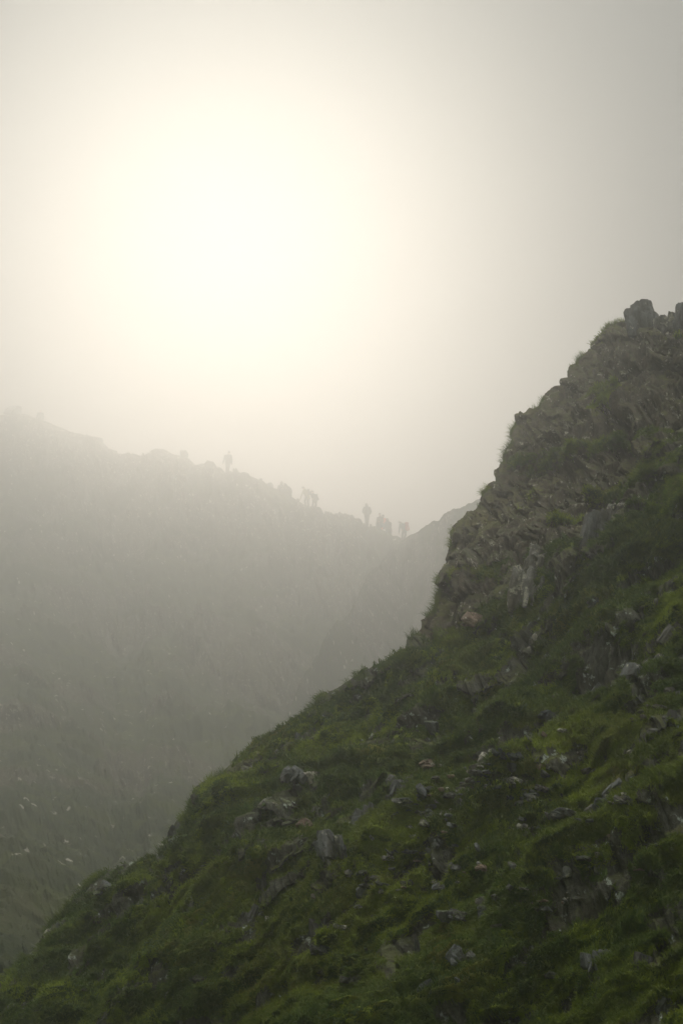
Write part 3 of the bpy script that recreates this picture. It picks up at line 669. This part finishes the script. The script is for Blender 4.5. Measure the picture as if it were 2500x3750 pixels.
def lerp(a, b, t): return tuple(a[i] + (b[i] - a[i]) * t for i in range(3))
def make_person(label, pos, pose, jacket, trousers, rz=0, hat=None, hood=False, bulk=1.0, group='hikers on the misty ridge', long_coat=0.0, scale=1.0):
    J = dict(STAND); J.update(pose); V = {k: Vector(v) for k, v in J.items()}
    root = bpy.data.objects.new('person', None); C.objects.link(root)
    root.location = Vector(pos); root.rotation_euler = (0, 0, rz); root.scale = (scale,) * 3
    tag(root, label, 'person', group)
    up = (V['head'] - V['neck']).normalized(); fwd = Vector(pose.get('face', (0, -1, 0))).normalized(); sd_ = fwd.cross(up).normalized()
    R = Matrix((sd_, -fwd, up)).transposed()
    H = V['head']
    P = [('e', H + up * .02, (.078, .098, .105), R), ('e', H - up * .05 - (-fwd) * .02, (.058, .07, .07), R), ('c', V['neck'], H - up * .03, .058, .052),
         ('c', H + fwd * .09, H + fwd * .115 - up * .025, .012, .016), ('e', H + sd_ * .08, (.012, .022, .032), R), ('e', H - sd_ * .08, (.012, .022, .032), R),
         ('e', H + fwd * .085 - up * .055, (.028, .012, .010), R), ('e', H + fwd * .085 + up * .03, (.055, .014, .012), R),
         ('c', V['sL'], V['sR'], .06, .06), ('c', V['neck'], V['chest'], .06, .13), ('c', V['chest'] + Vector((-.06, 0, 0)), V['pelvis'], .12, .12), ('c', V['chest'] + Vector((.06, 0, 0)), V['pelvis'], .12, .12),
         ('c', V['hL'], V['hR'], .10, .10)]
    for s in 'LR':
        w, e = V['w' + s], V['e' + s]; f = (w - e).normalized()
        P += [('c', V['s' + s], e, .052, .042), ('c', e, w, .042, .028), ('c', V['h' + s], V['k' + s], .088, .058), ('c', V['k' + s], V['a' + s], .056, .038),
              ('c', V['a' + s], V['a' + s] + fwd * .15 - Vector((0, 0, .05)), .04, .03)]
        sx = 1 if s == 'R' else -1; lat = f.cross(fwd).normalized() if abs(f.dot(fwd)) < .95 else Vector((1, 0, 0)); side = fwd - f * fwd.dot(f)
        side = side.normalized() if side.length > .1 else Vector((0, 0, 1)); nrm = f.cross(side)
        pc = w + f * .05; P += [('e', pc, (.022, .040, .048), Matrix((nrm, side, f)).transposed())]
        for q, (off, ln) in enumerate(((.030, .062), (.011, .072), (-.009, .067), (-.028, .052))):
            k0 = pc + f * .035 + side * off; k1 = k0 + f * ln * .55 + nrm * .008 * sx; k2 = k1 + f * ln * .4 + nrm * .022 * sx
            P += [('c', k0, k1, .0095, .0088), ('c', k1, k2, .0088, .0075)]
        t0 = w + f * .025 + side * .03; P += [('c', t0, t0 + f * .03 + side * .025, .0115, .010), ('c', t0 + f * .03 + side * .025, t0 + f * .06 + side * .03, .010, .008)]
    body = link('body', blob_mesh(P, .011, M_SKIN, 'body', 2), root)
    b = bulk
    Jk = [('c', V['sL'], V['sR'], .085 * b, .085 * b), ('c', V['neck'] - Vector((0, 0, .01)), V['chest'], .075 * b, .15 * b), ('e', V['chest'], (.205 * b, .145 * b, .19 * b)),
          ('c', V['chest'], V['pelvis'] - Vector((0, 0, .03 + long_coat)), .165 * b, (.165 + .0 * long_coat) * b), ('e', V['pelvis'] + Vector((0, 0, .02)), (.185 * b, .145 * b, .14))]
    for s in 'LR':
        Jk += [('c', V['s' + s], V['e' + s], .078 * b, .062 * b), ('c', V['e' + s], lerp(V['e' + s], V['w' + s], .97), .062 * b, .046 * b)]
    if hood:
        Jk += [('e', H + up * .015 - fwd * .02, (.108, .118, .135), R), ('c', H - up * .05, V['neck'] - up * .02, .10, .11)]
    else:
        Jk += [('c', V['neck'] - up * .02, V['neck'] + up * .035, .085, .072)]
    link('jacket', blob_mesh(Jk, .018, MC[jacket], 'jacket', 4), root)
    Tr = [('c', V['hL'], V['hR'], .125, .125)]
    for s in 'LR':
        Tr += [('c', V['h' + s], V['k' + s], .108, .078), ('c', V['k' + s], lerp(V['k' + s], V['a' + s], .93), .078, .062)]
    link('trousers', blob_mesh(Tr, .018, MC[trousers], 'trousers', 4), root)
    for s in 'LR':
        a = V['a' + s]; link('boot', blob_mesh([('c', a + Vector((0, 0, .06)), a - Vector((0, 0, .02)), .055, .055), ('c', a - Vector((0, 0, .04)), a + fwd * .17 - Vector((0, 0, .05)), .05, .042)], .014, MC['boot'], 'boot', 2), root)
    if hat == 'cap':
        link('cap', blob_mesh([('e', H + up * .055, (.092, .108, .075), R), ('e', H + up * .05 + fwd * .12, (.06, .075, .010), R)], .012, MC['grey'], 'cap', 2), root)
    elif hat == 'beanie':
        link('beanie', blob_mesh([('e', H + up * .05, (.092, .108, .088), R)], .012, MC['charcoal'], 'beanie', 2), root)
    elif hat == 'brim':
        link('hat', blob_mesh([('e', H + up * .07, (.095, .105, .07), R), ('e', H + up * .05, (.15, .17, .012), R)], .012, MC['brown'], 'hat', 2), root)
    elif not hood:
        link('hair', blob_mesh([('e', H + up * .045 - fwd * .02, (.090, .102, .092), R), ('e', H - fwd * .05 - up * .03, (.075, .055, .07), R)], .012, MC['hair'], 'hair', 2), root)
    return root

def make_pack(label, pos, col, rz=0, w=.32, h=.55, d=.24, tilt=0):
    root = bpy.data.objects.new('backpack', None); C.objects.link(root); root.location = Vector(pos); root.rotation_euler = (tilt, 0, rz)
    tag(root, label, 'backpack', None)
    link('pack_body', blob_mesh([('c', (-w * .22, 0, .12), (-w * .2, 0, h - .1), w * .32, w * .28), ('c', (w * .22, 0, .12), (w * .2, 0, h - .1), w * .32, w * .28),
                                 ('e', (0, d * .15, h * .42), (w * .5, d * .5, h * .42))], .016, MC[col], 'pack_body', 4), root)
    link('lid', blob_mesh([('e', (0, 0, h), (w * .46, d * .5, .07))], .012, MC[col], 'lid', 2), root)
    link('pocket', blob_mesh([('e', (0, d * .55, h * .3), (w * .33, d * .25, h * .22))], .012, MC[col], 'pocket', 2), root)
    for s in (-1, 1):
        link('strap', blob_mesh([('c', (s * w * .3, -d * .35, h * .92), (s * w * .33, -d * .95, h * .75), .022, .022), ('c', (s * w * .33, -d * .95, h * .75), (s * w * .36, -d * .3, h * .15), .022, .018)], .011, MC['charcoal'], 'strap', 2), root)
    return root

def pp(px, py, behind=0.0):
    d = float(ridge_depth(px)) + behind; return at(px, py, d), mpp(d)

# 1 far left, waist up behind the crest
P0, s = pp(146, 1576, 1.3); make_person('faint person behind the ridge at far left, seen from the waist up', P0, dict(eL=(-.27, .03, 1.16), wL=(-.30, -.05, .93)), 'charcoal', 'charcoal', .1, bulk=1.1)
# 2 lone walker
P0, s = pp(834, 1739, .1); make_person('lone person standing on the ridge with both arms hanging clear of the jacket', P0,
    dict(eL=(-.29, .03, 1.13), wL=(-.36, -.03, .84), eR=(.25, .03, 1.13), wR=(.27, -.03, .80), kL=(-.07, -.12, .52), aL=(-.10, -.02, .12), kR=(.05, .0, .50), aR=(.01, .15, .07), hL=(-.10, 0, .92), hR=(.08, 0, .92), head=(.05, -.01, 1.63)), 'charcoal', 'grey', 0, hat='beanie', bulk=1.15, scale=1.06)
# 3, 4 seated pair
SIT = dict(head=(0, -.06, .86), neck=(0, 0, .70), chest=(0, .02, .50), pelvis=(0, .08, .14), sL=(-.18, 0, .64), sR=(.18, 0, .64), eL=(-.25, -.1, .38), eR=(.25, -.1, .38),
           wL=(-.10, -.32, .36), wR=(.10, -.32, .36), hL=(-.09, .02, .13), hR=(.09, .02, .13), kL=(-.12, -.38, .40), kR=(.12, -.38, .40), aL=(-.12, -.50, .06), aR=(.12, -.50, .06))
P0, s = pp(1030, 1813, .35); make_person('seated hooded person on the left of the pair resting on the ridge', P0, SIT, 'grey', 'charcoal', .2, hood=True, bulk=1.12, scale=1.04)
SITL = dict(SIT); SITL.update(head=(-.06, 0, .88), neck=(.02, 0, .72))
P0, s = pp(1053, 1823, .1); make_person('seated hooded person with a hunched round back on the right of the pair', P0,
    dict(SIT, head=(0, -.16, .94), neck=(0, -.05, .80), chest=(0, .12, .52), pelvis=(0, .10, .14), sL=(-.17, .02, .70), sR=(.17, .02, .70)), 'charcoal', 'charcoal', -1.25, hood=True, bulk=1.3, scale=1.04)
# 5 bending
P0, s = pp(1121, 1858, .1); make_person('person in a cap stooping to the left and reaching one hand down to a stone', P0,
    dict(head=(-.20, -.05, 1.46), neck=(-.10, 0, 1.33), chest=(-.04, 0, 1.14), pelvis=(.08, .02, .80), sL=(-.20, -.08, 1.24), sR=(.06, .10, 1.26), eL=(-.32, -.12, .96), wL=(-.43, -.10, .62),
         eR=(.12, .06, .98), wR=(-.02, -.12, .80), hL=(.02, -.06, .78), hR=(.14, .06, .78), kL=(-.10, -.08, .48), kR=(.12, .04, .42), aL=(-.02, -.06, .09), aR=(.16, .06, .06), face=(-.95, -.1, -.3)), 'straw', 'grey', 0, hat='cap', bulk=1.05)
make_pack('bulky rucksack on the back of the stooping person in a cap', P0 + np.array([.15, .08, .93]), 'grey', math.radians(-90), .30, .42, .22, math.radians(0))
# 6 backpacker
P0, s = pp(1149, 1858, .15); make_person('backpacker beside the stooping person, one arm raised to the chest', P0,
    dict(head=(-.09, -.01, 1.10 + .04), neck=(-.04, 0, .99), chest=(0, 0, .82), pelvis=(.06, 0, .55), sL=(-.17, -.08, .94), sR=(.14, .08, .94), eL=(-.30, -.12, 1.0), wL=(-.22, -.16, 1.14), eR=(.15, .0, .70), wR=(0, -.14, .62),
         hL=(-.04, -.05, .53), hR=(.14, .05, .53), kL=(-.06, -.1, .30), kR=(.14, .02, .28), aL=(-.10, -.04, .06), aR=(.16, .06, .04), face=(-.8, -.5, 0)), 'charcoal', 'charcoal', 0, hat='beanie', bulk=1.1)
make_pack('square dark backpack worn by the backpacker beside the stooping person', P0 + np.array([.17, .08, .52]), 'charcoal', math.radians(-90), .34, .44, .26)
pole = link('walking_pole', blob_mesh([('c', (0, 0, 0), (.05, 0, .60), .014, .016), ('c', (.05, 0, .60), (.055, 0, .70), .026, .026), ('e', (.004, 0, .05), (.035, .035, .008))], .007, MC['charcoal'], 'walking_pole', 0), loc=Vector(P0 + np.array([-.34, -.05, .02])))
tag(pole, 'thin walking pole between the stooping person and the backpacker', 'walking pole')
# 7 hooded stander
P0, s = pp(1343, 1929, .1); make_person('stout hooded person standing on the ridge with hands in pockets', P0,
    dict(head=(-.02, -.03, 1.58), neck=(0, 0, 1.42), eL=(-.28, .04, 1.12), wL=(-.20, -.10, .95), eR=(.30, .04, 1.12), wR=(.22, -.10, .95), sR=(.19, 0, 1.38), sL=(-.18, 0, 1.38), kL=(-.07, -.02, .48), aL=(-.07, 0, .08), kR=(.07, -.02, .48), aR=(.05, 0, .08)),
    'charcoal', 'charcoal', .15, hood=True, bulk=1.18, long_coat=.12)
make_pack('small day pack behind the shoulder of the stout hooded person', P0 + np.array([.10, .20, 1.02]), 'grey', .15, .26, .38, .18)
# 8-10 huddled group
P0, s = pp(1391, 1938, .25); make_person('dark-haired person on the left of the huddled group in front of orange', P0,
    dict(SIT, head=(-.02, .0, 1.06), neck=(0, .04, .90), chest=(0, .04, .66), pelvis=(0, .04, .30), sL=(-.16, .02, .84), sR=(.17, .02, .84), eL=(-.20, -.06, .56), eR=(.22, -.06, .56), wL=(-.08, -.25, .5), wR=(.08, -.25, .5), hL=(-.09, 0, .28), hR=(.09, 0, .28)), 'brown', 'charcoal', -.3, bulk=1.05)
P0, s = pp(1402, 1943, .75); make_person('person in a bright orange jacket in the middle of the huddled group', P0,
    dict(SIT, head=(0, .0, 1.03), neck=(0, .04, .90), chest=(0, .04, .68), pelvis=(0, .04, .30), sL=(-.16, .02, .84), sR=(.17, .02, .84), eL=(-.22, -.06, .56), eR=(.22, -.06, .56), wL=(-.08, -.25, .5), wR=(.08, -.25, .5), hL=(-.09, 0, .28), hR=(.09, 0, .28)), 'orange', 'charcoal', .3, hat='beanie', bulk=1.15)
P0, s = pp(1420, 1955, .15); make_person('dark hooded person standing on the right of the huddled group', P0,
    dict(head=(-.04, -.03, 1.00), neck=(0, 0, .84), chest=(0, .02, .66), pelvis=(0, 0, .36), sL=(-.14, 0, .80), sR=(.15, 0, .80), eL=(-.19, -.02, .52), wL=(-.14, -.14, .38), eR=(.19, .02, .52), wR=(.16, -.12, .38),
         hL=(-.08, 0, .34), hR=(.08, 0, .34), kL=(-.09, -.2, .24), kR=(.09, -.2, .24), aL=(-.09, -.14, .04), aR=(.10, -.14, .04)), 'charcoal', 'charcoal', 0, hood=True, bulk=1.0)
make_pack('rolled pack on the shoulder of the right-hand person of the huddled group', P0 + np.array([.15, .14, .50]), 'grey', .2, .22, .34, .18)
# 11 hiker with red pack
P0, s = pp(1476, 1978, -.3); make_person('hiker stepping down the saddle with head bowed to the left', P0,
    dict(head=(-.20, -.06, 1.25), neck=(-.12, 0, 1.19), chest=(-.02, 0, 1.02), pelvis=(.08, 0, .70), sL=(-.20, -.06, 1.12), sR=(.06, .10, 1.14), eL=(-.26, -.06, .82), wL=(-.29, -.08, .52), eR=(.10, .02, .84), wR=(-.04, -.14, .72),
         hL=(-.0, -.04, .68), hR=(.14, .05, .68), kL=(-.06, -.1, .40), kR=(.16, .03, .38), aL=(-.08, -.02, .08), aR=(.02, .10, .06), face=(-.85, -.4, -.25)), 'teal', 'grey', 0, hat='cap', bulk=1.05)
make_pack('large rounded red backpack worn by the hiker at the saddle', P0 + np.array([.20, .02, .66]), 'red', math.radians(-80), .40, .58, .30, math.radians(-6))

# ------------------------------------------------------------------ haze
bm = bmesh.new(); bmesh.ops.create_cube(bm, size=1, matrix=Matrix.Translation((0, 64, 11.5)) @ Matrix.Diagonal((240, 204, 61.6, 1)))
me = bpy.data.meshes.new('haze'); bm.to_mesh(me); bm.free()
hm = bpy.data.materials.new('haze'); hm.use_nodes = True; hn = hm.node_tree.nodes; hn.clear()
ho = hn.new('ShaderNodeOutputMaterial'); hv = hn.new('ShaderNodeVolumePrincipled')
hv.inputs['Color'].default_value = HAZE_COL + (1,); hv.inputs['Absorption Color'].default_value = (1, 1, 1, 1); hv.inputs['Density'].default_value = HAZE_DENSITY; hv.inputs['Anisotropy'].default_value = HAZE_G
hm.node_tree.links.new(hv.outputs[0], ho.inputs['Volume']); me.materials.append(hm)
tag(link('haze', me), 'thick mist filling the air over the slopes', 'haze', kind='stuff')
